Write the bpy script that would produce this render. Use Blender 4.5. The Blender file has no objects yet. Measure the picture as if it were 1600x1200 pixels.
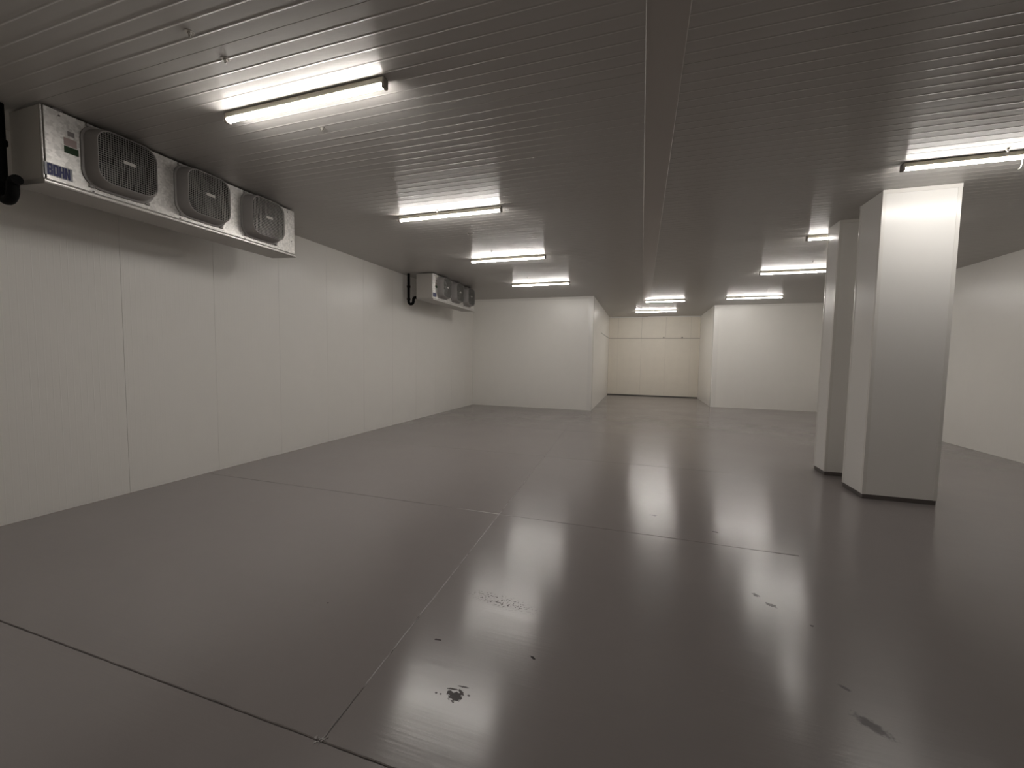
import bpy, math, random
from mathutils import Matrix, Vector

random.seed(7)
scene = bpy.context.scene
COL = scene.collection

# ------------------------------------------------------------------ camera
CAM_Z = 1.56
F_PX, YAW, PITCH, ROLL = 629.7, -0.30971, -0.06241, 0.01558
fw = Vector((math.sin(YAW) * math.cos(PITCH), math.cos(YAW) * math.cos(PITCH), math.sin(PITCH)))
rt = Vector((math.cos(YAW), -math.sin(YAW), 0.0))
up = rt.cross(fw)
rt2 = math.cos(ROLL) * rt + math.sin(ROLL) * up
up2 = -math.sin(ROLL) * rt + math.cos(ROLL) * up
cam_data = bpy.data.cameras.new('camera')
cam_data.sensor_fit = 'HORIZONTAL'
cam_data.sensor_width = 36.0
cam_data.lens = F_PX / 1600.0 * 36.0
cam_data.clip_start = 0.05
cam = bpy.data.objects.new('camera', cam_data)
COL.objects.link(cam)
cam.matrix_world = Matrix(((rt2.x, up2.x, -fw.x, 0), (rt2.y, up2.y, -fw.y, 0), (rt2.z, up2.z, -fw.z, CAM_Z), (0, 0, 0, 1)))
scene.camera = cam

# ------------------------------------------------------------------ world, exposure
world = bpy.data.worlds.new('world')
scene.world = world
world.use_nodes = True
world.node_tree.nodes['Background'].inputs[0].default_value = (0.02, 0.02, 0.02, 1)
world.node_tree.nodes['Background'].inputs[1].default_value = 0.0
scene.view_settings.view_transform = 'Standard'
scene.view_settings.look = 'None'
scene.view_settings.gamma = 1.0
scene.view_settings.use_curve_mapping = False
scene.view_settings.exposure = 1.1
TUBE_STRENGTH = 40.0
TUBE_COLOR = (1.0, 0.955, 0.905, 1)
scene.cycles.max_bounces = 10
scene.cycles.diffuse_bounces = 7
scene.cycles.glossy_bounces = 5
scene.cycles.sample_clamp_indirect = 4.0
scene.cycles.caustics_reflective = False
scene.cycles.use_denoising = True

# ------------------------------------------------------------------ room measures (metres)
H = 3.498
XL, XRW = -5.389, 5.95
Y_NEAR = -1.6
YP, XQ = 12.511, -1.44          # front of the left block, its outer corner
YR, XR = 15.37, 2.322           # front of the right block, its outer corner
YB = 18.73                      # far end of the passage
SX0, SX1 = -0.031, 0.181        # ceiling cover strip


# ------------------------------------------------------------------ materials
def nodes_of(m):
    m.use_nodes = True
    nt = m.node_tree
    return nt, nt.nodes['Principled BSDF']


def simple(name, col, rough=0.5, metal=0.0, spec=0.5, bump=0.0, scale=40.0, vary=0.0, stretch=(1, 1, 1), coat=0.0, aniso=0.0):
    m = bpy.data.materials.new(name)
    nt, b = nodes_of(m)
    b.inputs['Base Color'].default_value = (*col, 1)
    b.inputs['Roughness'].default_value = rough
    b.inputs['Metallic'].default_value = metal
    b.inputs['Specular IOR Level'].default_value = spec
    b.inputs['Coat Weight'].default_value = coat
    b.inputs['Coat Roughness'].default_value = 0.15
    if aniso:                                   # rolled sheet: the gloss smears across the ribs
        b.inputs['Anisotropic'].default_value = aniso
        tg = nt.nodes.new('ShaderNodeCombineXYZ')
        tg.inputs[1].default_value = 1.0
        nt.links.new(tg.outputs[0], b.inputs['Tangent'])
    if bump or vary:
        tc = nt.nodes.new('ShaderNodeTexCoord')
        mp = nt.nodes.new('ShaderNodeMapping')
        mp.inputs['Scale'].default_value = stretch
        nz = nt.nodes.new('ShaderNodeTexNoise')
        nz.inputs['Scale'].default_value = scale
        nz.inputs['Detail'].default_value = 3
        nt.links.new(tc.outputs['Object'], mp.inputs['Vector'])
        nt.links.new(mp.outputs['Vector'], nz.inputs['Vector'])
        if bump:
            bp = nt.nodes.new('ShaderNodeBump')
            bp.inputs['Strength'].default_value = 1.0
            bp.inputs['Distance'].default_value = bump
            nt.links.new(nz.outputs['Fac'], bp.inputs['Height'])
            nt.links.new(bp.outputs['Normal'], b.inputs['Normal'])
        if vary:
            mx = nt.nodes.new('ShaderNodeMix')
            mx.data_type = 'RGBA'
            mx.inputs[6].default_value = (*[c * (1 - vary) for c in col], 1)
            mx.inputs[7].default_value = (*[min(1, c * (1 + vary)) for c in col], 1)
            nt.links.new(nz.outputs['Fac'], mx.inputs[0])
            nt.links.new(mx.outputs[2], b.inputs['Base Color'])
    return m


M = {}
M['wall'] = simple('wall_panel_paint', (0.87, 0.855, 0.815), 0.30, bump=0.0004, scale=3.0, vary=0.02)
M['wall_back'] = simple('aged_panel_paint', (0.83, 0.785, 0.70), 0.45, bump=0.0004, scale=3.0, vary=0.05)
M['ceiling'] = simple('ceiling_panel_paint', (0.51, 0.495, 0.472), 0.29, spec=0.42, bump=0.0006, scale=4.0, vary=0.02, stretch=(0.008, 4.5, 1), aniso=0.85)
M['strip'] = simple('cover_strip_paint', (0.50, 0.47, 0.44), 0.45)
M['gap'] = simple('joint_shadow_filler', (0.10, 0.095, 0.09), 0.8)
M['trim'] = simple('white_trim_foil', (0.86, 0.845, 0.81), 0.22, bump=0.0025, scale=9.0, stretch=(1, 1, 0.6))
M['column'] = simple('column_cladding_paint', (0.91, 0.90, 0.875), 0.26, bump=0.0005, scale=2.0)
M['plinth'] = simple('column_plinth_paint', (0.13, 0.115, 0.11), 0.5, bump=0.002, scale=30)
M['galv'] = simple('spare_galvanised', (0.62, 0.60, 0.57), 0.42, metal=0.85)
M['lip'] = simple('folded_zinc_lip', (0.72, 0.70, 0.67), 0.30, metal=0.6)
M['pan'] = simple('drain_pan_sheet', (0.42, 0.40, 0.38), 0.45, metal=0.5)
M['endsheet'] = simple('end_cover_sheet', (0.50, 0.48, 0.45), 0.5, metal=0.35, bump=0.0006, scale=14)
M['shroud'] = simple('grey_shroud_plastic', (0.30, 0.285, 0.275), 0.5, bump=0.0005, scale=120)
M['wire'] = simple('grey_guard_wire', (0.36, 0.35, 0.33), 0.4, metal=0.3)
M['dark'] = simple('dark_interior', (0.012, 0.012, 0.012), 0.8)  # near-black fan throat: the shade inside the shroud is put into the colour
M['fan'] = simple('black_fan_blade', (0.02, 0.02, 0.02), 0.5)
M['tag'] = simple('pale_guard_tag', (0.55, 0.53, 0.50), 0.4)
M['green'] = simple('green_sticker', (0.006, 0.04, 0.006), 0.6)
M['pale_sticker'] = simple('faded_sticker', (0.42, 0.33, 0.31), 0.5)
M['grey_sticker'] = simple('grey_sticker', (0.24, 0.22, 0.22), 0.5)
M['logo_plate'] = simple('logo_plate_grey', (0.33, 0.34, 0.37), 0.4)
M['logo_blue'] = simple('logo_blue', (0.008, 0.014, 0.115), 0.5)
M['black_pipe'] = simple('black_drain_pipe', (0.004, 0.004, 0.004), 0.7, spec=0.12)
M['housing'] = simple('lamp_housing_enamel', (0.55, 0.51, 0.42), 0.4)
M['cap'] = simple('lamp_end_cap_plastic', (0.22, 0.20, 0.18), 0.5)
M['bolt'] = simple('galvanised_bolt', (0.55, 0.53, 0.50), 0.3, metal=0.9)
M['cord'] = simple('white_cord_plastic', (0.85, 0.84, 0.8), 0.4)
M['bead'] = simple('floor_joint_sealant', (0.36, 0.34, 0.33), 0.22, bump=0.004, scale=60)

m = bpy.data.materials.new('tube_light')
nt, b = nodes_of(m)
b.inputs['Base Color'].default_value = (0.9, 0.9, 0.9, 1)
b.inputs['Emission Color'].default_value = TUBE_COLOR
b.inputs['Emission Strength'].default_value = TUBE_STRENGTH
M['tube'] = m
m = m.copy()
m.name = 'tube_light_dim'
m.node_tree.nodes['Principled BSDF'].inputs['Emission Strength'].default_value = TUBE_STRENGTH * 0.68  # nearer right-hand tubes turned down to keep column and right wall from overexposing
M['tube_dim'] = m

# galvanised sheet with spangles
m = bpy.data.materials.new('galvanised_sheet')
nt, b = nodes_of(m)
tc = nt.nodes.new('ShaderNodeTexCoord')
vo = nt.nodes.new('ShaderNodeTexVoronoi'); vo.inputs['Scale'].default_value = 55
nz = nt.nodes.new('ShaderNodeTexNoise'); nz.inputs['Scale'].default_value = 6; nz.inputs['Detail'].default_value = 4
nt.links.new(tc.outputs['Object'], vo.inputs['Vector']); nt.links.new(tc.outputs['Object'], nz.inputs['Vector'])
cr = nt.nodes.new('ShaderNodeValToRGB')
cr.color_ramp.elements[0].color = (0.46, 0.445, 0.425, 1); cr.color_ramp.elements[1].color = (0.86, 0.84, 0.81, 1)
sep = nt.nodes.new('ShaderNodeSeparateColor')
nt.links.new(vo.outputs['Color'], sep.inputs[0])
ad = nt.nodes.new('ShaderNodeMath'); ad.operation = 'ADD'
ml = nt.nodes.new('ShaderNodeMath'); ml.operation = 'MULTIPLY'; ml.inputs[1].default_value = 0.5
nt.links.new(sep.outputs[0], ad.inputs[0]); nt.links.new(nz.outputs['Fac'], ad.inputs[1])
nt.links.new(ad.outputs[0], ml.inputs[0]); nt.links.new(ml.outputs[0], cr.inputs[0])
nt.links.new(cr.outputs[0], b.inputs['Base Color'])
b.inputs['Metallic'].default_value = 0.5
rr = nt.nodes.new('ShaderNodeMapRange'); rr.inputs[3].default_value = 0.33; rr.inputs[4].default_value = 0.46
nt.links.new(sep.outputs[1], rr.inputs[0]); nt.links.new(rr.outputs[0], b.inputs['Roughness'])
M['galv'] = m


def floor_material():
    m = bpy.data.materials.new('grey_epoxy_floor')
    nt, b = nodes_of(m)
    L = nt.links.new
    N = nt.nodes.new
    tc = N('ShaderNodeTexCoord')

    def noise(scale, stretch=(1, 1, 1), detail=3, rough=0.5):
        mp = N('ShaderNodeMapping'); mp.inputs['Scale'].default_value = stretch
        n = N('ShaderNodeTexNoise'); n.inputs['Scale'].default_value = scale
        n.inputs['Detail'].default_value = detail; n.inputs['Roughness'].default_value = rough
        L(tc.outputs['Object'], mp.inputs['Vector']); L(mp.outputs['Vector'], n.inputs['Vector'])
        return n.outputs['Fac']

    def math_(op, a, bb):
        n = N('ShaderNodeMath'); n.operation = op
        for i, v in enumerate((a, bb)):
            if isinstance(v, (int, float)):
                n.inputs[i].default_value = v
            else:
                L(v, n.inputs[i])
        return n.outputs[0]

    def rng(v, a, bb, c, d, smooth=False):
        n = N('ShaderNodeMapRange')
        if smooth:
            n.interpolation_type = 'SMOOTHSTEP'
        L(v, n.inputs[0])
        for i, q in zip((1, 2, 3, 4), (a, bb, c, d)):
            n.inputs[i].default_value = q
        return n.outputs[0]

    cloud = noise(0.9, detail=5)
    mott = noise(9, detail=4)
    base = N('ShaderNodeMix'); base.data_type = 'RGBA'
    base.inputs[6].default_value = (0.236, 0.213, 0.208, 1)
    base.inputs[7].default_value = (0.268, 0.244, 0.238, 1)
    L(math_('ADD', math_('MULTIPLY', cloud, 0.7), math_('MULTIPLY', mott, 0.3)), base.inputs[0])
    col = base.outputs[2]

    # worn and chipped places: (x, y, half length, half width, angle, raggedness, colour, softness)
    fine = noise(30, detail=4)
    speck = noise(75, detail=2)
    spots = [
        (-0.766, 1.610, 0.031, 0.027, 0.3, 0.95, (0.045, 0.037, 0.037), 0.10),
        (-0.800, 1.622, 0.012, 0.014, 0.1, 0.8, (0.050, 0.041, 0.041), 0.10),
        (-0.752, 1.640, 0.024, 0.007, -0.6, 0.9, (0.050, 0.041, 0.041), 0.12),
        (-0.790, 1.645, 0.034, 0.005, 0.15, 1.1, (0.055, 0.046, 0.046), 0.15),
        (-0.755, 1.672, 0.036, 0.004, 0.1, 1.1, (0.07, 0.06, 0.06), 0.15),
        (-0.860, 1.600, 0.006, 0.005, 0.0, 0.5, (0.06, 0.05, 0.05), 0.2),
        (-0.838, 1.601, 0.005, 0.005, 0.0, 0.5, (0.06, 0.05, 0.05), 0.2),
        (-0.710, 1.634, 0.008, 0.005, 0.0, 0.7, (0.06, 0.05, 0.05), 0.2),
        (1.001, 2.052, 0.062, 0.026, -0.75, 0.7, (0.11, 0.10, 0.10), 0.45),
        (0.985, 2.26, 0.022, 0.010, -0.75, 0.7, (0.13, 0.12, 0.12), 0.5),
        (0.785, 3.000, 0.018, 0.020, -0.4, 0.9, (0.07, 0.065, 0.06), 0.15),
        (0.850, 2.900, 0.030, 0.018, -0.5, 1.1, (0.07, 0.065, 0.06), 0.15),
        (0.700, 4.02, 0.030, 0.012, 0.0, 1.4, (0.08, 0.07, 0.07), 0.2),
        (0.161, 4.247, 0.030, 0.016, 0.0, 1.4, (0.10, 0.09, 0.09), 0.2),
        (-0.492, 1.963, 0.020, 0.006, -0.5, 1.0, (0.05, 0.045, 0.045), 0.2),
        (-1.84, 1.993, 0.008, 0.006, 0.0, 0.8, (0.06, 0.05, 0.05), 0.2),
        (-0.56, 1.30, 0.008, 0.008, 0.0, 0.8, (0.06, 0.05, 0.05), 0.2),
        (-1.02, 1.92, 0.016, 0.006, 0.0, 1.2, (0.06, 0.05, 0.05), 0.2),
        (1.02, 2.75, 0.010, 0.008, 0.0, 1.0, (0.10, 0.09, 0.09), 0.2),
    ]
    rag_n = math_('ADD', math_('MULTIPLY', math_('SUBTRACT', fine, 0.5), 2.2), math_('MULTIPLY', math_('SUBTRACT', speck, 0.5), 1.6))
    for (x, y, a, c, ang, rag, cl, soft) in spots:
        mp = N('ShaderNodeMapping'); mp.vector_type = 'TEXTURE'
        mp.inputs['Location'].default_value = (x, y, 0)
        mp.inputs['Rotation'].default_value = (0, 0, ang)
        mp.inputs['Scale'].default_value = (a, c, 1)
        L(tc.outputs['Object'], mp.inputs['Vector'])
        ln = N('ShaderNodeVectorMath'); ln.operation = 'LENGTH'
        L(mp.outputs['Vector'], ln.inputs[0])
        ma = N('ShaderNodeMath'); ma.operation = 'MULTIPLY_ADD'
        L(rag_n, ma.inputs[0]); ma.inputs[1].default_value = rag; L(ln.outputs['Value'], ma.inputs[2])
        k = rng(ma.outputs[0], 1.0 - soft, 1.0 + soft, 1.0, 0.0, True)
        mx = N('ShaderNodeMix'); mx.data_type = 'RGBA'
        L(k, mx.inputs[0]); L(col, mx.inputs[6]); mx.inputs[7].default_value = (*cl, 1)
        col = mx.outputs[2]
    mp = N('ShaderNodeMapping'); mp.vector_type = 'TEXTURE'
    mp.inputs['Location'].default_value = (-0.80, 2.37, 0); mp.inputs['Rotation'].default_value = (0, 0, -0.12); mp.inputs['Scale'].default_value = (0.27, 0.075, 1)
    L(tc.outputs['Object'], mp.inputs['Vector'])
    ln = N('ShaderNodeVectorMath'); ln.operation = 'LENGTH'
    L(mp.outputs['Vector'], ln.inputs[0])
    patch = rng(ln.outputs['Value'], 0.3, 1.1, 1.0, 0.0, True)
    mx = N('ShaderNodeMix'); mx.data_type = 'RGBA'      # flecks where the paint has come off
    L(math_('MULTIPLY', patch, rng(math_('ADD', speck, math_('MULTIPLY', fine, 0.35)), 0.74, 0.79, 0.0, 1.0)), mx.inputs[0])
    L(col, mx.inputs[6]); mx.inputs[7].default_value = (0.06, 0.05, 0.05, 1)
    col = mx.outputs[2]
    L(col, b.inputs['Base Color'])
    bw = N('ShaderNodeRGBToBW'); L(col, bw.inputs[0])
    L(rng(bw.outputs[0], 0.05, 0.20, 0.04, 0.5), b.inputs['Specular IOR Level'])   # bare spots are matt

    # gloss: broom marks across the room, slow waves, a peeled patch
    broom = noise(7.0, (0.35, 9.0, 1), detail=3)
    wave = noise(1.6, (0.6, 1.6, 1), detail=2)
    trowel = noise(1.0, (1.6, 9.0, 1), detail=4)
    h = math_('ADD', math_('MULTIPLY', broom, 0.0005), math_('MULTIPLY', wave, 0.0009))
    h = math_('ADD', h, math_('MULTIPLY', trowel, 0.0010))
    h = math_('ADD', h, math_('MULTIPLY', math_('MULTIPLY', patch, fine), 0.0022))
    bp = N('ShaderNodeBump'); bp.inputs['Distance'].default_value = 1.0; bp.inputs['Strength'].default_value = 0.8
    L(h, bp.inputs['Height']); L(bp.outputs['Normal'], b.inputs['Normal'])
    L(rng(cloud, 0.3, 0.7, 0.17, 0.22), b.inputs['Roughness'])
    b.inputs['Anisotropic'].default_value = 0.6
    tg = N('ShaderNodeCombineXYZ'); tg.inputs[1].default_value = 1.0
    L(tg.outputs[0], b.inputs['Tangent'])
    b.inputs['IOR'].default_value = 1.6
    return m


M['floor'] = floor_material()


# ------------------------------------------------------------------ helpers
class Geo:
    """Collects vertices and faces for one mesh."""

    def __init__(self):
        self.v, self.f, self.smooth = [], [], False

    def add(self, verts, faces):
        n = len(self.v)
        self.v += [tuple(p) for p in verts]
        self.f += [tuple(i + n for i in q) for q in faces]
        return self

    def box(self, x0, x1, y0, y1, z0, z1):
        return self.add([(x0, y0, z0), (x1, y0, z0), (x1, y1, z0), (x0, y1, z0), (x0, y0, z1), (x1, y0, z1), (x1, y1, z1), (x0, y1, z1)],
                        [(0, 3, 2, 1), (4, 5, 6, 7), (0, 1, 5, 4), (1, 2, 6, 5), (2, 3, 7, 6), (3, 0, 4, 7)])

    def bevel_box(self, x0, x1, y0, y1, z0, z1, r):
        """Box with chamfered edges on all sides."""
        c = Vector(((x0 + x1) / 2, (y0 + y1) / 2, (z0 + z1) / 2))
        hx, hy, hz = (x1 - x0) / 2, (y1 - y0) / 2, (z1 - z0) / 2
        vs, idx = [], {}
        for sx in (-1, 1):
            for sy in (-1, 1):
                for sz in (-1, 1):
                    for ax, p in (('x', (hx, hy - r, hz - r)), ('y', (hx - r, hy, hz - r)), ('z', (hx - r, hy - r, hz))):
                        idx[(sx, sy, sz, ax)] = len(vs)
                        vs.append((c.x + sx * p[0], c.y + sy * p[1], c.z + sz * p[2]))
        fs = []
        for s in (-1, 1):
            o = [(-1, -1), (1, -1), (1, 1), (-1, 1)]
            for ax in 'xyz':
                q = []
                for a, b_ in o:
                    key = (s, a, b_) if ax == 'x' else (a, s, b_) if ax == 'y' else (a, b_, s)
                    q.append(idx[(*key, ax)])
                fs.append(tuple(q))
        for a in (-1, 1):
            for b_ in (-1, 1):
                fs.append((idx[(a, b_, -1, 'x')], idx[(a, b_, 1, 'x')], idx[(a, b_, 1, 'y')], idx[(a, b_, -1, 'y')]))
                fs.append((idx[(a, -1, b_, 'x')], idx[(a, 1, b_, 'x')], idx[(a, 1, b_, 'z')], idx[(a, -1, b_, 'z')]))
                fs.append((idx[(-1, a, b_, 'y')], idx[(1, a, b_, 'y')], idx[(1, a, b_, 'z')], idx[(-1, a, b_, 'z')]))
                for c_ in (-1, 1):
                    fs.append((idx[(a, b_, c_, 'x')], idx[(a, b_, c_, 'y')], idx[(a, b_, c_, 'z')]))
        return self.add(vs, fs)

    def tube(self, pts, r, n=14, caps=True):
        pts = [Vector(p) for p in pts]
        rings = []
        ref = Vector((0.31, 0.77, 0.55)).normalized()
        prev = None
        for i, p in enumerate(pts):
            t = (pts[min(i + 1, len(pts) - 1)] - pts[max(i - 1, 0)]).normalized()
            a = (prev - t * prev.dot(t)) if prev is not None else t.cross(ref)
            a.normalize()
            prev = a
            b_ = t.cross(a)
            rr = r[i] if isinstance(r, (list, tuple)) else r
            rings.append([p + rr * (math.cos(k * 2 * math.pi / n) * a + math.sin(k * 2 * math.pi / n) * b_) for k in range(n)])
        vs = [v for ring in rings for v in ring]
        fs = []
        for i in range(len(rings) - 1):
            for k in range(n):
                k2 = (k + 1) % n
                fs.append((i * n + k, i * n + k2, (i + 1) * n + k2, (i + 1) * n + k))
        if caps:
            fs.append(tuple(reversed(range(n))))
            fs.append(tuple((len(rings) - 1) * n + k for k in range(n)))
        return self.add(vs, fs)

    def mesh(self, name, mat, smooth=None):
        me = bpy.data.meshes.new(name)
        me.from_pydata(self.v, [], self.f)
        import bmesh
        bm = bmesh.new(); bm.from_mesh(me)
        bmesh.ops.recalc_face_normals(bm, faces=bm.faces)
        bm.to_mesh(me); bm.free()
        me.materials.append(mat)
        if smooth is None:
            smooth = self.smooth
        if smooth:
            me.polygons.foreach_set('use_smooth', [True] * len(me.polygons))
            me.set_sharp_from_angle(angle=math.radians(40))
        me.update()
        return me


def put(name, mesh, parent=None, loc=(0, 0, 0), rot=(0, 0, 0)):
    o = bpy.data.objects.new(name, mesh)
    COL.objects.link(o)
    o.location = loc
    o.rotation_euler = rot
    if parent:
        o.parent = parent
    return o


def empty(name, loc=(0, 0, 0)):
    return put(name, None, None, loc)


def tag(o, label=None, cat=None, group=None, kind=None):
    if label: o['label'] = label
    if cat: o['category'] = cat
    if group: o['group'] = group
    if kind: o['kind'] = kind
    return o


def copy_tree(o, parent=None):
    c = o.copy()
    COL.objects.link(c)
    c.parent = parent
    for ch in list(o.children):
        copy_tree(ch, c)
    return c


# ------------------------------------------------------------------ floor: painted concrete slabs with joints
g = Geo().box(XL - 0.15, XRW + 0.15, Y_NEAR - 0.15, YB + 0.15, -0.2, -0.006)
floor = tag(put('floor', g.mesh('floor', simple('joint_bed', (0.155, 0.14, 0.137), 0.6))), 'glossy grey painted concrete floor laid in slabs', kind='structure')


def xj(y):                                   # the long joint is not quite parallel to the walls
    return -1.185 - 0.05 * (y - 1.238)


def slab(corners, gaps, jit):
    """Slab outline; gaps[i] is half the joint on edge i (corner i to i+1)."""
    rnd = random.Random(int(1000 * (corners[0][0] + 7 * corners[0][1])))
    n = len(corners)
    lines = []
    for i in range(n):
        a, b_ = Vector(corners[i]), Vector(corners[(i + 1) % n])
        d = (b_ - a).normalized()
        nrm = Vector((-d.y, d.x))
        lines.append((a + nrm * gaps[i], d, nrm))

    def cross(l1, l2):
        p, d, _ = l1; q, e, _ = l2
        den = d.x * e.y - d.y * e.x
        t = ((q.x - p.x) * e.y - (q.y - p.y) * e.x) / den
        return p + d * t
    cs = [cross(lines[i - 1], lines[i]) for i in range(n)]
    top, mid = [], []
    for i in range(n):
        a, b_ = cs[i], cs[(i + 1) % n]
        nrm = lines[i][2]
        m_ = max(1, int((b_ - a).length / 0.045)) if jit[i] else 1
        for k in range(m_):
            p = a.lerp(b_, k / m_)
            j = rnd.uniform(-1, 1) * jit[i] if k else 0
            q = p + nrm * (j if k else 0)
            ch = 0.0035 if gaps[i] > 0.0012 else 0.0
            inn = nrm * ch + (lines[i - 1][2] * (0.0035 if gaps[i - 1] > 0.0012 else 0.0) if k == 0 else Vector((0, 0)))
            mid.append(q); top.append(q + inn)
    N_ = len(top)
    vs = [(p.x, p.y, 0.0) for p in top] + [(p.x, p.y, -0.003 if t != p else 0.0) for p, t in zip(mid, top)] + [(p.x, p.y, -0.008) for p in mid]
    fs = [tuple(range(N_))]
    for k in range(N_):
        k2 = (k + 1) % N_
        fs.append((k, k2, N_ + k2, N_ + k)); fs.append((N_ + k, N_ + k2, 2 * N_ + k2, 2 * N_ + k))
    return Geo().add(vs, fs)


rows = [Y_NEAR - 0.1, 1.238, 3.742, 6.27, 8.78, 11.3, 13.8, 16.3, YB + 0.1]
XM = 1.27
for i in range(len(rows) - 1):
    y0, y1 = rows[i], rows[i + 1]
    g0 = 0.0019 if i and i < 3 else 0.0013
    g1 = 0.0019 if i < 2 else 0.0013
    gl = 0.0019 if i == 1 else 0.0016 if i == 2 else 0.0006
    ji = 0.0014
    put('slab', slab([(XL - 0.1, y0), (xj(y0), y0), (xj(y1), y1), (XL - 0.1, y1)], (g0, gl, g1, 0), (ji, ji if i < 3 else 0, ji, 0)).mesh('slab', M['floor']), floor)
    put('slab', slab([(xj(y0), y0), (XM, y0), (XM, y1), (xj(y1), y1)], (g0, 0, g1, gl), (ji, 0, ji, ji if i < 3 else 0)).mesh('slab', M['floor']), floor)
rrows = [Y_NEAR - 0.1, 1.238, 6.27, 11.3, 16.3, YB + 0.1]
for i in range(len(rrows) - 1):
    y0, y1 = rrows[i], rrows[i + 1]
    put('slab', slab([(XM, y0), (XRW + 0.1, y0), (XRW + 0.1, y1), (XM, y1)], (0.0019 if i == 1 else 0, 0, 0.0019 if i == 0 else 0, 0), (0, 0, 0, 0)).mesh('slab', M['floor']), floor)
# raised sealant along the long joint, broken in places
g = Geo()
rnd = random.Random(3)
y = 1.52
while y < 6.1:
    ln = rnd.uniform(0.15, 0.5)
    k = int(ln / 0.04) + 2
    pts = [(xj(y + ln * t / k) + rnd.uniform(-0.0012, 0.0012), y + ln * t / k, -0.003) for t in range(k + 1)]
    rad = [max(0.0015, rnd.uniform(0.0035, 0.0062) * (1 if y < 4 else 0.8)) for _ in pts]
    rad[0] = rad[-1] = 0.001
    g.tube(pts, rad, 8)
    y += ln + rnd.choice((0.0, 0.0, 0.02))
put('joint_sealant', g.mesh('joint_sealant', M['bead'], True), floor)
# crumbs of broken paint at the joint crossing
g = Geo()
for _ in range(16):
    cx_, cy_ = -1.195 + rnd.gauss(0, 0.012), 1.240 + rnd.gauss(0, 0.008)
    s = rnd.uniform(0.002, 0.005)
    g.box(cx_ - s, cx_ + s * rnd.uniform(0.5, 1), cy_ - s, cy_ + s * 0.6, -0.002, s * 0.8)
tag(put('joint_chips', g.mesh('joint_chips', M['bead']), floor), kind='stuff')


# ------------------------------------------------------------------ ribbed sandwich panels
def ribbed(width, length, pitch, first, rib_w, rib_h, edge=0.0025, depth=0.012):
    """Panel profile along u (0..width), extruded along v (0..length); the face looks to +w."""
    ch = min(0.003, edge * 1.2)
    prof = [(edge, -depth), (edge, -ch), (edge + ch, 0.0)]
    u = first
    while u < width - 0.02:
        if rib_h > 0.0008:                       # rounded rib
            prof += [(u + rib_w * t, rib_h * q) for t, q in ((-0.5, 0), (-0.38, 0.16), (-0.22, 0.62), (-0.08, 0.96), (0.08, 0.96), (0.22, 0.62), (0.38, 0.16), (0.5, 0))]
        else:
            prof += [(u - rib_w / 2, 0.0), (u - rib_w / 5, rib_h), (u + rib_w / 5, rib_h), (u + rib_w / 2, 0.0)]
        u += pitch
    prof += [(width - edge - ch, 0.0), (width - edge, -ch), (width - edge, -depth)]
    n = len(prof)
    vs = [(a, 0.0, b_) for a, b_ in prof] + [(a, length, b_) for a, b_ in prof]
    fs = [(i, i + 1, n + i + 1, n + i) for i in range(n - 1)]
    return vs, fs


def panel_mesh(name, mat, to_world, *a, **k):
    vs, fs = ribbed(*a, **k)
    g = Geo().add([to_world(*p) for p in vs], fs)
    me = bpy.data.meshes.new(name)
    me.from_pydata(g.v, [], g.f)
    # orient every face the way the room sees it
    want = Vector(to_world(0, 0, 1)) - Vector(to_world(0, 0, 0))
    big = max(me.polygons, key=lambda p: p.area)
    if big.normal.dot(want) < 0:
        me.flip_normals()
    me.materials.append(mat)
    me.update()
    return me


# ceiling
g = Geo().box(XL - 0.15, XRW + 0.15, Y_NEAR - 0.15, YB + 0.15, H + 0.010, H + 0.2)
ceiling = tag(put('ceiling', g.mesh('ceiling', M['gap'])), 'white ribbed panel ceiling crossed by a smooth grey cover strip', kind='structure')
y0 = -3.035


def ceil_mesh(length):
    return panel_mesh('ceiling_panel', M['ceiling'], lambda u, v, w: (v, u, -w), 1.0, length, 0.101, 0.095, 0.020, 0.0016, edge=0.0009)


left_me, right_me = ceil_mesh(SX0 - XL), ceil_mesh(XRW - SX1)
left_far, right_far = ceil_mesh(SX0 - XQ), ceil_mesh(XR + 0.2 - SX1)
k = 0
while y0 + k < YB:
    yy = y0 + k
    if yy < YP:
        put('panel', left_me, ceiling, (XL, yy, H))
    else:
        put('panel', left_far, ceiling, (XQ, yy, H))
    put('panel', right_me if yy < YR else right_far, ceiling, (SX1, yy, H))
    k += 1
g = Geo().bevel_box(SX0 - 0.012, SX1 + 0.012, Y_NEAR, YB, H - 0.012, H + 0.01, 0.004)
g.box(SX0 + 0.004, SX0 + 0.010, Y_NEAR, YB, H - 0.016, H - 0.010)
put('cover_strip', g.mesh('cover_strip', M['strip']), ceiling)


def wall(name, label, mat, origin, udir, wdir, width_total, first_seam, height, step=1.0, pitch=0.05, back=0.15, rib=0.0003, z0=0.0, edge=0.0010):
    """A wall: dark backing board plus vertical panels as children."""
    u, w = Vector(udir), Vector(wdir)
    o = Vector(origin)
    a = o - w * 0.010
    c = o + u * width_total - w * (0.010 + back)
    g = Geo().box(min(a.x, c.x), max(a.x, c.x), min(a.y, c.y), max(a.y, c.y), 0.0, H)
    root = tag(put(name, g.mesh(name, M['gap'])), label, kind='structure')
    cuts = [0.0]
    s = first_seam
    while s < width_total - 0.03:
        if s > 0.03:
            cuts.append(s)
        s += step
    cuts.append(width_total)
    cache = {}
    for i in range(len(cuts) - 1):
        wd = round(cuts[i + 1] - cuts[i], 4)
        if wd not in cache:
            cache[wd] = panel_mesh('wall_panel', mat, lambda p, q, r: u * p + Vector((0, 0, q)) + w * r, wd, height, pitch, pitch * 0.6, 0.009, rib, edge=edge)
        p = o + u * cuts[i]
        put('panel', cache[wd], root, (p.x, p.y, z0))
    return root


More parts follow.
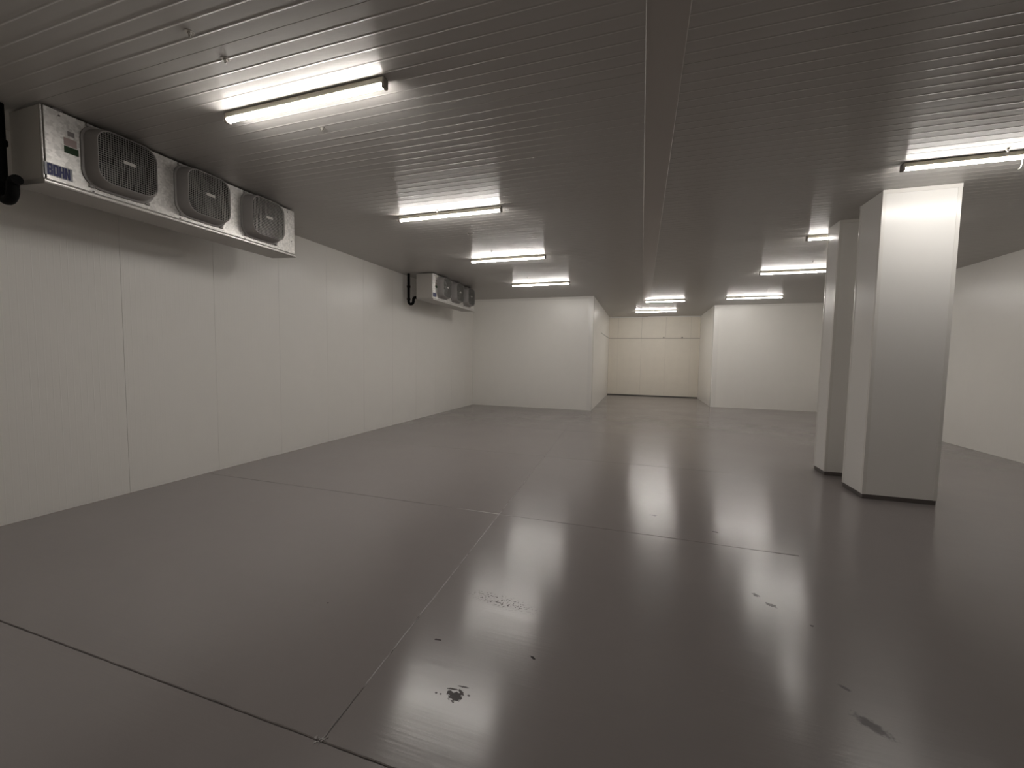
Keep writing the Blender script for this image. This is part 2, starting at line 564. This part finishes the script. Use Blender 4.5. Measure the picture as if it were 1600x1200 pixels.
wall_left = wall('wall_left', 'long white ribbed panel wall under the two cooling units', M['wall'], (XL, Y_NEAR, 0), (0, 1, 0), (1, 0, 0), YP - Y_NEAR, 0.51, H)
wall_right = wall('wall_right', 'white panel wall seen beyond the columns', M['wall'], (XRW, Y_NEAR, 0), (0, 1, 0), (-1, 0, 0), YR - Y_NEAR, 0.6, H, edge=0.0002)
wall_near = wall('wall_near', 'white panel wall behind the viewpoint', M['wall'], (XL, Y_NEAR, 0), (1, 0, 0), (0, 1, 0), XRW - XL, 1.0, H)
wall_block_left = wall('wall_far_left', 'front of the white panel block left of the passage', M['wall'], (XL, YP, 0), (1, 0, 0), (0, -1, 0), XQ - XL, 1.0, H, edge=0.0002)
wall_passage_left = wall('wall_passage_left', 'left side wall of the far passage', M['wall'], (XQ, YP, 0), (0, 1, 0), (1, 0, 0), YB - YP, 1.0, H, back=0.1)
wall_passage_right = wall('wall_passage_right', 'right side wall of the far passage', M['wall'], (XR, YR, 0), (0, 1, 0), (-1, 0, 0), YB - YR, 1.0, H, back=0.1)
wall_block_right = wall('wall_far_right', 'front of the white panel block right of the passage', M['wall'], (XR, YR, 0), (1, 0, 0), (0, -1, 0), XRW - XR, 1.0, H, edge=0.0002)
wall_end = wall('wall_far_end', 'beige panel wall closing the far passage with a dark level seam', M['wall_back'], (XQ, YB, 0), (1, 0, 0), (0, -1, 0), XR - XQ, 0.40, 2.50, step=1.0, z0=0.045)
up_me = {}
xs = [XQ, XQ + 0.40, XQ + 1.40, XQ + 2.40, XQ + 3.40, XR]
for a, c in zip(xs[:-1], xs[1:]):
    wd = round(c - a, 4)
    if wd not in up_me:
        up_me[wd] = panel_mesh('upper_wall_panel', M['wall_back'], lambda p, q, r: (p, -r, q), wd, H - 2.565, 0.05, 0.03, 0.009, 0.0012, edge=0.0018)
    put('panel', up_me[wd], wall_end, (a, YB, 2.565))
g = Geo()
for sx in (0.88, 1.62):
    g.bevel_box(sx - 0.03, sx + 0.03, YB - 0.03, YB + 0.004, 2.54, 2.60, 0.008)
put('seam_clip', g.mesh('seam_clip', M['plinth']), wall_end)
# the seam carries on along the left side of the passage
g = Geo().box(XQ - 0.002, XQ + 0.003, 15.05, YB, 2.547, 2.562)
put('seam', g.mesh('seam', M['gap']), wall_passage_left)

# ------------------------------------------------------------------ trims
n_trim = 0


def trim(label, build):
    global n_trim
    n_trim += 1
    g = Geo(); build(g)
    return tag(put('trim_%d' % n_trim, g.mesh('trim', M['trim'], True)), label, kind='structure')


def wavy_strip(g, p0, p1, du, dw, width, th, n=40, seed=1):
    """Thin sheet strip from p0 to p1, `width` along du, lifted along dw, a little buckled."""
    rnd = random.Random(seed)
    p0, p1, du, dw = Vector(p0), Vector(p1), Vector(du), Vector(dw)
    vs, fs = [], []
    for i in range(n + 1):
        c = p0.lerp(p1, i / n)
        b_ = rnd.uniform(-0.0012, 0.0012)
        for a, h_ in ((0, 0), (0, th), (width * 0.5, th + 0.001 + b_), (width, th), (width, 0)):
            vs.append(c + du * a + dw * h_)
    for i in range(n):
        for k in range(4):
            fs.append((5 * i + k, 5 * i + k + 1, 5 * (i + 1) + k + 1, 5 * (i + 1) + k))
    fs.append((0, 1, 2, 3, 4)); fs.append(tuple(5 * n + k for k in range(5)))
    g.add(vs, fs)


def corner_left(g):
    wavy_strip(g, (XQ + 0.004, YP, 0.0), (XQ + 0.004, YP, H - 0.003), (-1, 0, 0), (0, -1, 0), 0.14, 0.004, seed=4)
    wavy_strip(g, (XQ, YP - 0.004, 0.0), (XQ, YP - 0.004, H - 0.003), (0, 1, 0), (1, 0, 0), 0.14, 0.004, seed=5)


def corner_right(g):
    wavy_strip(g, (XR - 0.004, YR, 0.0), (XR - 0.004, YR, H - 0.003), (1, 0, 0), (0, -1, 0), 0.16, 0.004, seed=6)
    wavy_strip(g, (XR, YR - 0.004, 0.0), (XR, YR - 0.004, H - 0.003), (0, 1, 0), (-1, 0, 0), 0.16, 0.004, seed=7)


trim('white sheet angle on the outer corner of the left block', corner_left)
trim('white sheet angle on the outer corner of the right block', corner_right)
trim('white sheet strip under the ceiling along the left block', lambda g: wavy_strip(g, (XL, YP, H - 0.003), (XQ, YP, H - 0.003), (0, 0, -1), (0, -1, 0), 0.075, 0.007, seed=8))
trim('white sheet strip under the ceiling along the right block', lambda g: wavy_strip(g, (XR, YR, H - 0.003), (XRW, YR, H - 0.003), (0, 0, -1), (0, -1, 0), 0.06, 0.007, seed=9))
trim('white sheet strip under the ceiling at the passage end', lambda g: wavy_strip(g, (XQ, YB, H - 0.003), (XR, YB, H - 0.003), (0, 0, -1), (0, -1, 0), 0.05, 0.007, seed=10))


# ------------------------------------------------------------------ columns
def column(x0, x1, y0, y1, label, seed):
    root = tag(empty('column', ((x0 + x1) / 2, (y0 + y1) / 2, 0)), label, 'column', 'square white columns', 'structure')
    cx_, cy_ = root.location.x, root.location.y
    ax, ay = (x1 - x0) / 2, (y1 - y0) / 2
    zb = 0.052
    g = Geo().box(-ax + 0.012, ax - 0.012, -ay + 0.012, ay - 0.012, 0.02, H)
    put('core', g.mesh('core', M['column']), root)
    for s in (-1, 1):
        g = Geo().bevel_box(-ax + 0.004, ax - 0.004, *sorted((s * ay, s * (ay - 0.014))), zb, H - 0.002, 0.002)
        put('cladding_sheet', g.mesh('cladding_sheet', M['column']), root)
        g = Geo().bevel_box(*sorted((s * ax, s * (ax - 0.014))), -ay + 0.004, ay - 0.004, zb, H - 0.002, 0.002)
        put('cladding_sheet', g.mesh('cladding_sheet', M['column']), root)
    for sx in (-1, 1):
        for sy in (-1, 1):
            g = Geo()
            wavy_strip(g, (sx * (ax + 0.002), sy * ay, zb), (sx * (ax + 0.002), sy * ay, H - 0.004), (-sx, 0, 0), (0, sy, 0), 0.035, 0.0025, seed=seed + sx + 3 * sy)
            wavy_strip(g, (sx * ax, sy * (ay + 0.002), zb), (sx * ax, sy * (ay + 0.002), H - 0.004), (0, -sy, 0), (sx, 0, 0), 0.035, 0.0025, seed=seed + 9 + sx + 3 * sy)
            put('corner_trim', g.mesh('corner_trim', M['trim'], True), root)
    g = Geo()
    g.box(-ax - 0.004, ax + 0.004, -ay - 0.006, -ay + 0.01, H - 0.045, H - 0.002)
    g.box(-ax - 0.004, ax + 0.004, ay - 0.01, ay + 0.006, H - 0.045, H - 0.002)
    put('top_trim', g.mesh('top_trim', M['trim']), root)
    g = Geo().bevel_box(-ax + 0.003, ax - 0.003, -ay + 0.003, ay - 0.003, 0.0, zb + 0.004, 0.003)
    put('plinth', g.mesh('plinth', M['plinth']), root)
    return root


column(2.499, 3.182, 5.645, 6.136, 'white square column standing in front, brightly lit from above', 20)
column(2.489, 3.172, 6.647, 7.000, 'white square column half hidden behind the brightly lit column', 40)


# ------------------------------------------------------------------ lamps
def lamp_proto(L_, tube_mat):
    root = empty('tube_light')
    h = L_ / 2
    g = Geo().bevel_box(-h, h, -0.026, 0.026, -0.045, 0.0, 0.006)
    put('housing', g.mesh('housing', M['housing']), root)
    g = Geo().bevel_box(-0.012, 0.012, -0.0285, -0.026, -0.030, -0.012, 0.001)
    put('clip', g.mesh('clip', M['bolt']), root)
    prof = [(0.023 * math.cos(a), -0.046 - 0.022 * math.sin(a)) for a in [k * math.pi / 14 for k in range(15)]]
    n = len(prof)
    vs = [(-h + 0.016, p, q) for p, q in prof] + [(h - 0.016, p, q) for p, q in prof]
    g = Geo().add(vs, [(i, (i + 1) % n, n + (i + 1) % n, n + i) for i in range(n)] + [tuple(range(n)), tuple(range(2 * n - 1, n - 1, -1))])
    put('tube', g.mesh('tube', tube_mat, True), root)
    for s in (-1, 1):
        g = Geo().bevel_box(*sorted((s * (h - 0.020), s * (h + 0.010))), -0.025, 0.025, -0.074, -0.002, 0.006)
        put('end_cap', g.mesh('end_cap', M['cap']), root)
    return root


lamps = [
    (-3.253, -1.762, 2.509, 'tube light nearest on the left side, above the first cooling unit'),
    (-3.253, -1.762, 4.949, 'second tube light of the left row, past the first cooling unit'),
    (-3.253, -1.762, 7.414, 'third tube light of the left row, before the distant cooling unit'),
    (-3.253, -1.762, 10.059, 'fourth and last tube light of the left row, before the white block'),
    (2.330, 3.800, 4.960, 'large tube light cut by the frame, right above the front column'),
    (2.330, 3.800, 7.325, 'tube light mostly hidden by the columns, its short left end showing'),
    (2.330, 3.800, 9.889, 'tube light whose right end is cut off by the rear column'),
    (2.330, 3.790, 13.496, 'last tube light of the right row, above the right white block'),
    (0.043, 1.215, 13.628, 'nearer of the two tube lights at the mouth of the far passage'),
    (-0.286, 1.179, 16.357, 'farther of the two tube lights, deep inside the passage'),
]
protos = {}
for (a, c, y, lab) in lamps:
    L_ = round(c - a, 2)
    key = (L_, a > 2 and y < 8)
    if key not in protos:
        protos[key] = o = lamp_proto(L_, M['tube_dim'] if key[1] else M['tube'])
    else:
        o = copy_tree(protos[key])
    over = a < SX1 and c > SX0
    o.location = ((a + c) / 2, y, H - 0.0155 if over else H - 0.0035)
    tag(o, lab, 'light', 'ceiling tube lights')


# ------------------------------------------------------------------ cooling units
def rsq(hw, r, n=6):
    """Rounded square outline, counter-clockwise, half width hw."""
    pts = []
    for q in range(4):
        a0 = q * math.pi / 2
        cx_ = (hw - r) * (1 if q in (0, 3) else -1)
        cy_ = (hw - r) * (1 if q in (0, 1) else -1)
        for k in range(n + 1):
            a = a0 + k / n * math.pi / 2
            pts.append((cx_ + r * math.cos(a), cy_ + r * math.sin(a)))
    return pts


SH_D = 0.14      # how far a fan shroud stands out


def shroud_geo():
    # local: +x out of the unit, y along it, z up
    rings = [(0.000, 0.262, 0.13), (0.012, 0.262, 0.13), (0.016, 0.246, 0.12), (SH_D - 0.012, 0.225, 0.105), (SH_D, 0.217, 0.10), (SH_D, 0.213, 0.098), (SH_D - 0.014, 0.2115, 0.097)]
    vs, fs = [], []
    n = len(rsq(1, 0.1))
    for x, hw, r in rings:
        vs += [(x, p[0], p[1]) for p in rsq(hw, r)]
    for i in range(len(rings) - 1):
        for k in range(n):
            k2 = (k + 1) % n
            fs.append((i * n + k, i * n + k2, (i + 1) * n + k2, (i + 1) * n + k))
    g = Geo().add(vs, fs)
    for sy in (-1, 1):
        for sz in (-1, 1):
            g.bevel_box(0.0, 0.016, *sorted((sy * 0.185, sy * 0.222)), *sorted((sz * 0.235, sz * 0.259)), 0.004)
    g.smooth = True
    return g


def grille_geo():
    g = Geo()
    hw, r, w = 0.2135, 0.098, 0.0012
    N_ = 24
    for i in range(1, N_):
        t = -hw + 2 * hw * i / N_
        e = hw
        over = abs(t) - (hw - r)
        if over > 0:
            e = hw - r + math.sqrt(max(0, r * r - over * over))
        g.box(SH_D - 0.005, SH_D - 0.005 + 2 * w, t - w, t + w, -e, e)
        g.box(SH_D - 0.003, SH_D - 0.003 + 2 * w, -e, e, t - w, t + w)
    return g


def fan_geo():
    g = Geo()
    g.tube([(0.02, 0, 0), (0.085, 0, 0)], 0.05, 16)
    for k in range(5):
        a = k * 2 * math.pi / 5
        vs = []
        for rr, tw, ch in ((0.045, 0.03, 0.35), (0.11, 0.022, 0.42), (0.185, 0.014, 0.46)):
            for s in (-1, 1):
                an = a + s * ch
                vs.append((0.055 + s * tw, rr * math.cos(an), rr * math.sin(an)))
        nf = [(0, 1, 3, 2), (2, 3, 5, 4)]
        base = [(x + 0.003, y, z) for x, y, z in vs]
        g.add(vs + base, nf + [tuple(i + 6 for i in reversed(f)) for f in nf] + [(0, 2, 8, 6), (2, 4, 10, 8), (4, 5, 11, 10), (5, 3, 9, 11), (3, 1, 7, 9), (1, 0, 6, 7)])
    return g


def letter_geo(ch, w, h, t):
    """Heavy condensed capital, drawn in y (to the right) and z (up), thin in x."""
    g = Geo()
    d = 0.0012
    s = w * 0.36
    c = s * 0.45
    if ch in 'BO':
        out = [(0 if ch == 'B' else c, 0), (w - c, 0), (w, c)]
        if ch == 'B':
            out += [(w, h * 0.5 - c), (w - c * 0.8, h * 0.5), (w, h * 0.5 + c)]
        out += [(w, h - c), (w - c, h), (0 if ch == 'B' else c, h)]
        if ch == 'O':
            out += [(0, h - c), (0, c)]
        # built from strips so that the counters stay open
        g.box(0, d, 0 if ch == 'B' else 0, s, c if ch == 'O' else 0, h - (c if ch == 'O' else 0))
        z_lo, z_hi = t, h - t
        if ch == 'O':
            g.box(0, d, w - s, w, c, h - c)
            for za, zb in ((0, t), (h - t, h)):
                lo = za == 0
                g.add([(0, c, za if lo else zb), (0, w - c, za if lo else zb), (0, w, c if lo else h - c), (0, w - s, zb if lo else za), (0, s, zb if lo else za), (0, 0, c if lo else h - c),
                       (d, c, za if lo else zb), (d, w - c, za if lo else zb), (d, w, c if lo else h - c), (d, w - s, zb if lo else za), (d, s, zb if lo else za), (d, 0, c if lo else h - c)],
                      [(0, 1, 2, 3, 4, 5), (6, 7, 8, 9, 10, 11), (0, 1, 7, 6), (1, 2, 8, 7), (5, 0, 6, 11)])
        else:
            mid = h * 0.5
            for za, zb in ((0, t), (mid - t * 0.5, mid + t * 0.5), (h - t, h)):
                g.box(0, d, s, w - s * 0.9, za, zb)
            for za, zb in ((0, mid), (mid, h)):
                g.add([(0, w - s, za), (0, w - c, za), (0, w, za + c), (0, w, zb - c), (0, w - c, zb), (0, w - s, zb),
                       (d, w - s, za), (d, w - c, za), (d, w, za + c), (d, w, zb - c), (d, w - c, zb), (d, w - s, zb)],
                      [(0, 1, 2, 3, 4, 5), (6, 7, 8, 9, 10, 11), (0, 1, 7, 6), (1, 2, 8, 7), (2, 3, 9, 8), (3, 4, 10, 9), (4, 5, 11, 10), (5, 0, 6, 11)])
    else:
        g.box(0, d, 0, s, 0, h)
        g.box(0, d, w - s, w, 0, h)
        if ch == 'H':
            g.box(0, d, s, w - s, h / 2 - t / 2, h / 2 + t / 2)
        else:
            g.add([(0, s * 0.55, h), (0, s + 0.001, h), (0, w - s * 0.55, 0), (0, w - s - 0.001, 0), (d, s * 0.55, h), (d, s + 0.001, h), (d, w - s * 0.55, 0), (d, w - s - 0.001, 0)],
                  [(0, 1, 2, 3), (4, 5, 6, 7), (0, 1, 5, 4), (1, 2, 6, 5), (2, 3, 7, 6), (3, 0, 4, 7)])
    return g


UL, UD, UB = 2.40, 0.42, -0.585      # length, depth, bottom of the front below the ceiling


def cooling_unit():
    """Origin: front near top corner at the ceiling; +y along the wall, -x towards the wall."""
    root = empty('cooling_unit')
    zt = -0.016
    # shell: back and top, with the coil space behind the front closed off
    g = Geo().bevel_box(-UD, -0.012, 0.010, UL - 0.010, UB + 0.02, zt - 0.002, 0.004)
    put('casing', g.mesh('casing', M['endsheet']), root)
    g = Geo().bevel_box(-0.012, 0.0, 0.016, UL, UB, zt, 0.002)
    g.bevel_box(-0.020, -0.006, 0.0, 0.010, UB, zt, 0.003)
    put('front_sheet', g.mesh('front_sheet', M['galv']), root)
    # folded end covers
    for ya, yb in ((0.0, 0.010), (UL - 0.012, UL - 0.002)):
        g = Geo().bevel_box(-UD, -0.026, ya, yb, UB + 0.005, zt, 0.002)
        put('end_cover', g.mesh('end_cover', M['endsheet']), root)
    # drain pan: folded lip in front, shallow tray running to the back
    pr = [(0.004, UB + 0.012), (0.014, UB + 0.002), (0.014, UB - 0.026), (0.004, UB - 0.034), (-UD + 0.02, UB - 0.014), (-UD, UB + 0.010), (-UD + 0.006, UB + 0.018), (-0.006, UB + 0.012)]
    vs = [(a, -0.004, c) for a, c in pr] + [(a, UL + 0.004, c) for a, c in pr]
    n = len(pr)
    fs = [(i, (i + 1) % n, n + (i + 1) % n, n + i) for i in range(n)] + [tuple(range(n)), tuple(range(2 * n - 1, n - 1, -1))]
    pan = put('drain_pan', Geo().add(vs, fs).mesh('drain_pan', M['pan']), root)
    rl = [(0.013 + 0.007 * math.sin(k * math.pi / 8), UB + 0.004 - 0.032 * (1 - math.cos(k * math.pi / 8)) / 2) for k in range(9)]
    n = len(rl)
    vs = [(p, -0.004, q) for p, q in rl] + [(p, UL + 0.004, q) for p, q in rl]
    g = Geo().add(vs, [(k, (k + 1) % n, n + (k + 1) % n, n + k) for k in range(n)] + [tuple(range(n)), tuple(range(2 * n - 1, n - 1, -1))])
    g.smooth = True
    put('lip', g.mesh('lip', M['lip']), pan)
    sh, gr, fn = shroud_geo().mesh('fan_shroud', M['shroud']), grille_geo().mesh('grille', M['wire']), fan_geo().mesh('fan', M['fan'])
    n = 28
    g = Geo().add([(SH_D - 0.013, *p) for p in rsq(0.2115, 0.097)] + [(0.004, *p) for p in rsq(0.200, 0.1)],
                  [(k, (k + 1) % n, n + (k + 1) % n, n + k) for k in range(n)] + [tuple(range(n, 2 * n))])
    bk = g.mesh('throat', M['dark'])
    tg = Geo().bevel_box(SH_D - 0.001, SH_D + 0.004, -0.044, 0.044, -0.0145, 0.0145, 0.002).mesh('centre_tag', M['tag'])
    for yc in (0.489, 1.193, 1.897):
        s = put('fan_shroud', sh, root, (0.0, yc, -0.280))
        put('grille', gr, s); put('fan', fn, s); put('throat', bk, s)
        put('centre_tag', tg, s, (0, 0.0, 0.008))
    # printed plate and stickers
    pl = put('logo_plate', Geo().bevel_box(0.0, 0.002, 0.006, 0.170, -0.543, -0.444, 0.0006).mesh('logo_plate', M['logo_plate']), root)
    pl['label'] = 'grey plate with the blue letters BOHN'
    lw = 0.0315
    for i, ch in enumerate('BOHN'):
        put('letter', letter_geo(ch, lw, 0.086, 0.017).mesh('letter', M['logo_blue']), pl, (0.002, 0.021 + i * (lw + 0.0025), -0.5365))
    for mt, (ya, yb, za, zb), lab in (('green', (0.127, 0.215, -0.322, -0.268), 'dark green sticker'), ('pale_sticker', (0.127, 0.206, -0.262, -0.202), 'faded pinkish sticker'), ('grey_sticker', (0.152, 0.194, -0.182, -0.144), 'small grey sticker')):
        s = put('sticker', Geo().bevel_box(0.0, 0.0015, ya, yb, za, zb, 0.0004).mesh('sticker', M[mt]), root)
        s['label'] = lab
    # hanging brackets up to the ceiling, screws
    for yb in (0.10, 1.2, 2.30):
        for xb in (-0.02, -UD + 0.06):
            g = Geo().bevel_box(xb - 0.02, xb + 0.02, yb - 0.03, yb + 0.03, -0.022, 0.0, 0.002)
            put('hanging_bracket', g.mesh('hanging_bracket', M['plinth']), root)
    for yb, zb in ((0.106, -0.05), (2.292, -0.055), (2.345, -0.42), (0.30, -0.565), (0.98, -0.565), (1.68, -0.565)):
        g = Geo().tube([(0, yb, zb), (0.004, yb, zb)], 0.007, 8)
        put('screw', g.mesh('screw', M['plinth']), root)
    return root


u1 = cooling_unit()
u1.location = (-4.502, 1.967, H - 0.0035)
tag(u1, 'large galvanised cooling unit with three fans hung at the upper left', 'cooling unit', 'three-fan cooling units along the left wall')
u2 = copy_tree(u1)
u2.location = (-4.583, 8.283, H - 0.0035)
tag(u2, 'small distant cooling unit hung under the ceiling before the white block', 'cooling unit', 'three-fan cooling units along the left wall')


# ------------------------------------------------------------------ drain pipes
def arc(c, r, a0, a1, n, ax0, ax1):
    c, ax0, ax1 = Vector(c), Vector(ax0), Vector(ax1)
    return [c + r * (math.cos(a0 + (a1 - a0) * k / n) * ax0 + math.sin(a0 + (a1 - a0) * k / n) * ax1) for k in range(n + 1)]


def drain(base, span, r, z_bend, z_in, into, label, dirv=(1, 0, 0)):
    """Vertical pipe from the ceiling, U bend, short riser and elbow into the unit."""
    root = tag(empty('drain_pipe', (base[0], base[1], H)), label, 'pipe', 'black drain pipes of the cooling units')
    d = Vector(dirv)
    pts = [Vector((0, 0, -0.003)), Vector((0, 0, -0.2)), Vector((0, 0, z_bend - H + span / 2 + 0.02))]
    pts += arc(d * (span / 2) + Vector((0, 0, z_bend - H + span / 2)), span / 2, math.pi, 2 * math.pi, 12, d, (0, 0, 1))
    e = 0.045
    pts += arc(d * (span + e) + Vector((0, 0, z_in - H - e)), e, math.pi, math.pi / 2, 6, d, (0, 0, 1))
    pts.append(d * (span + e + into) + Vector((0, 0, z_in - H)))
    put('pipe', Geo().tube(pts, r, 16).mesh('pipe', M['black_pipe'], True), root)
    for zc in (-0.30, z_bend - H + span / 2 + 0.05):
        put('coupling', Geo().tube([(0, 0, zc - 0.025), (0, 0, zc - 0.018), (0, 0, zc + 0.018), (0, 0, zc + 0.025)], [r * 1.1, r * 1.28, r * 1.28, r * 1.1], 16).mesh('coupling', M['black_pipe'], True), root)
    return root


drain((-4.86, 1.88, 0), 0.15, 0.036, 2.742, 2.885, 0.02, 'black drain trap cut by the frame beside the large cooling unit')
drain((-5.215, 8.30, 0), 0.125, 0.032, 2.795, 2.94, 0.03, 'thin black drain pipe with a U bend beside the distant cooling unit')

# ------------------------------------------------------------------ small ceiling bolts
g = Geo()
g.tube([(0, 0, 0), (0, 0, -0.003)], 0.026, 16)
g.tube([(0, 0, -0.003), (0, 0, -0.014)], 0.013, 6)
g.tube([(0, 0, -0.014), (0, 0, -0.026), (0, 0, -0.028)], [0.006, 0.006, 0.004], 8)
bolt_me = g.mesh('ceiling_bolt', M['bolt'], True)
bolts = [(-2.665, 1.833, 'ceiling bolt farthest up, alone at the top left'), (-2.672, 2.059, 'ceiling bolt just in front of the nearest left tube light'),
         (-2.661, 2.889, 'ceiling bolt just behind the nearest left tube light'), (-2.632, 3.868, 'ceiling bolt midway between the first two left tube lights'),
         (-2.626, 4.860, 'ceiling bolt in the glow of the second left tube light'), (-2.636, 5.88, 'ceiling bolt a little behind the second left tube light'),
         (-2.646, 6.932, 'ceiling bolt in front of the third left tube light'), (-2.646, 9.35, 'ceiling bolt in front of the last left tube light'),
         (3.043, 4.877, 'ceiling bolt above the large right tube light'), (3.028, 9.139, 'ceiling bolt near the rear column top'),
         (3.10, 12.35, 'ceiling bolt before the last right tube light'), (0.30, 11.95, 'ceiling bolt in front of the passage lights')]
for i, (x, y, lab) in enumerate(bolts):
    o = put('ceiling_bolt', bolt_me, None, (x, y, H - 0.0005))
    tag(o, lab, 'bolt', 'bolts in the ceiling panels')

# short white cord dangling from the large right lamp
cord = tag(put('cord', Geo().tube([(3.196, 4.955, 3.418), (3.195, 4.952, 3.40), (3.192, 4.95, 3.37), (3.186, 4.949, 3.345), (3.178, 4.95, 3.335), (3.172, 4.951, 3.338)], 0.004, 8).mesh('cord', M['cord'], True)),
           'short white cord dangling from the large right tube light', 'cord')
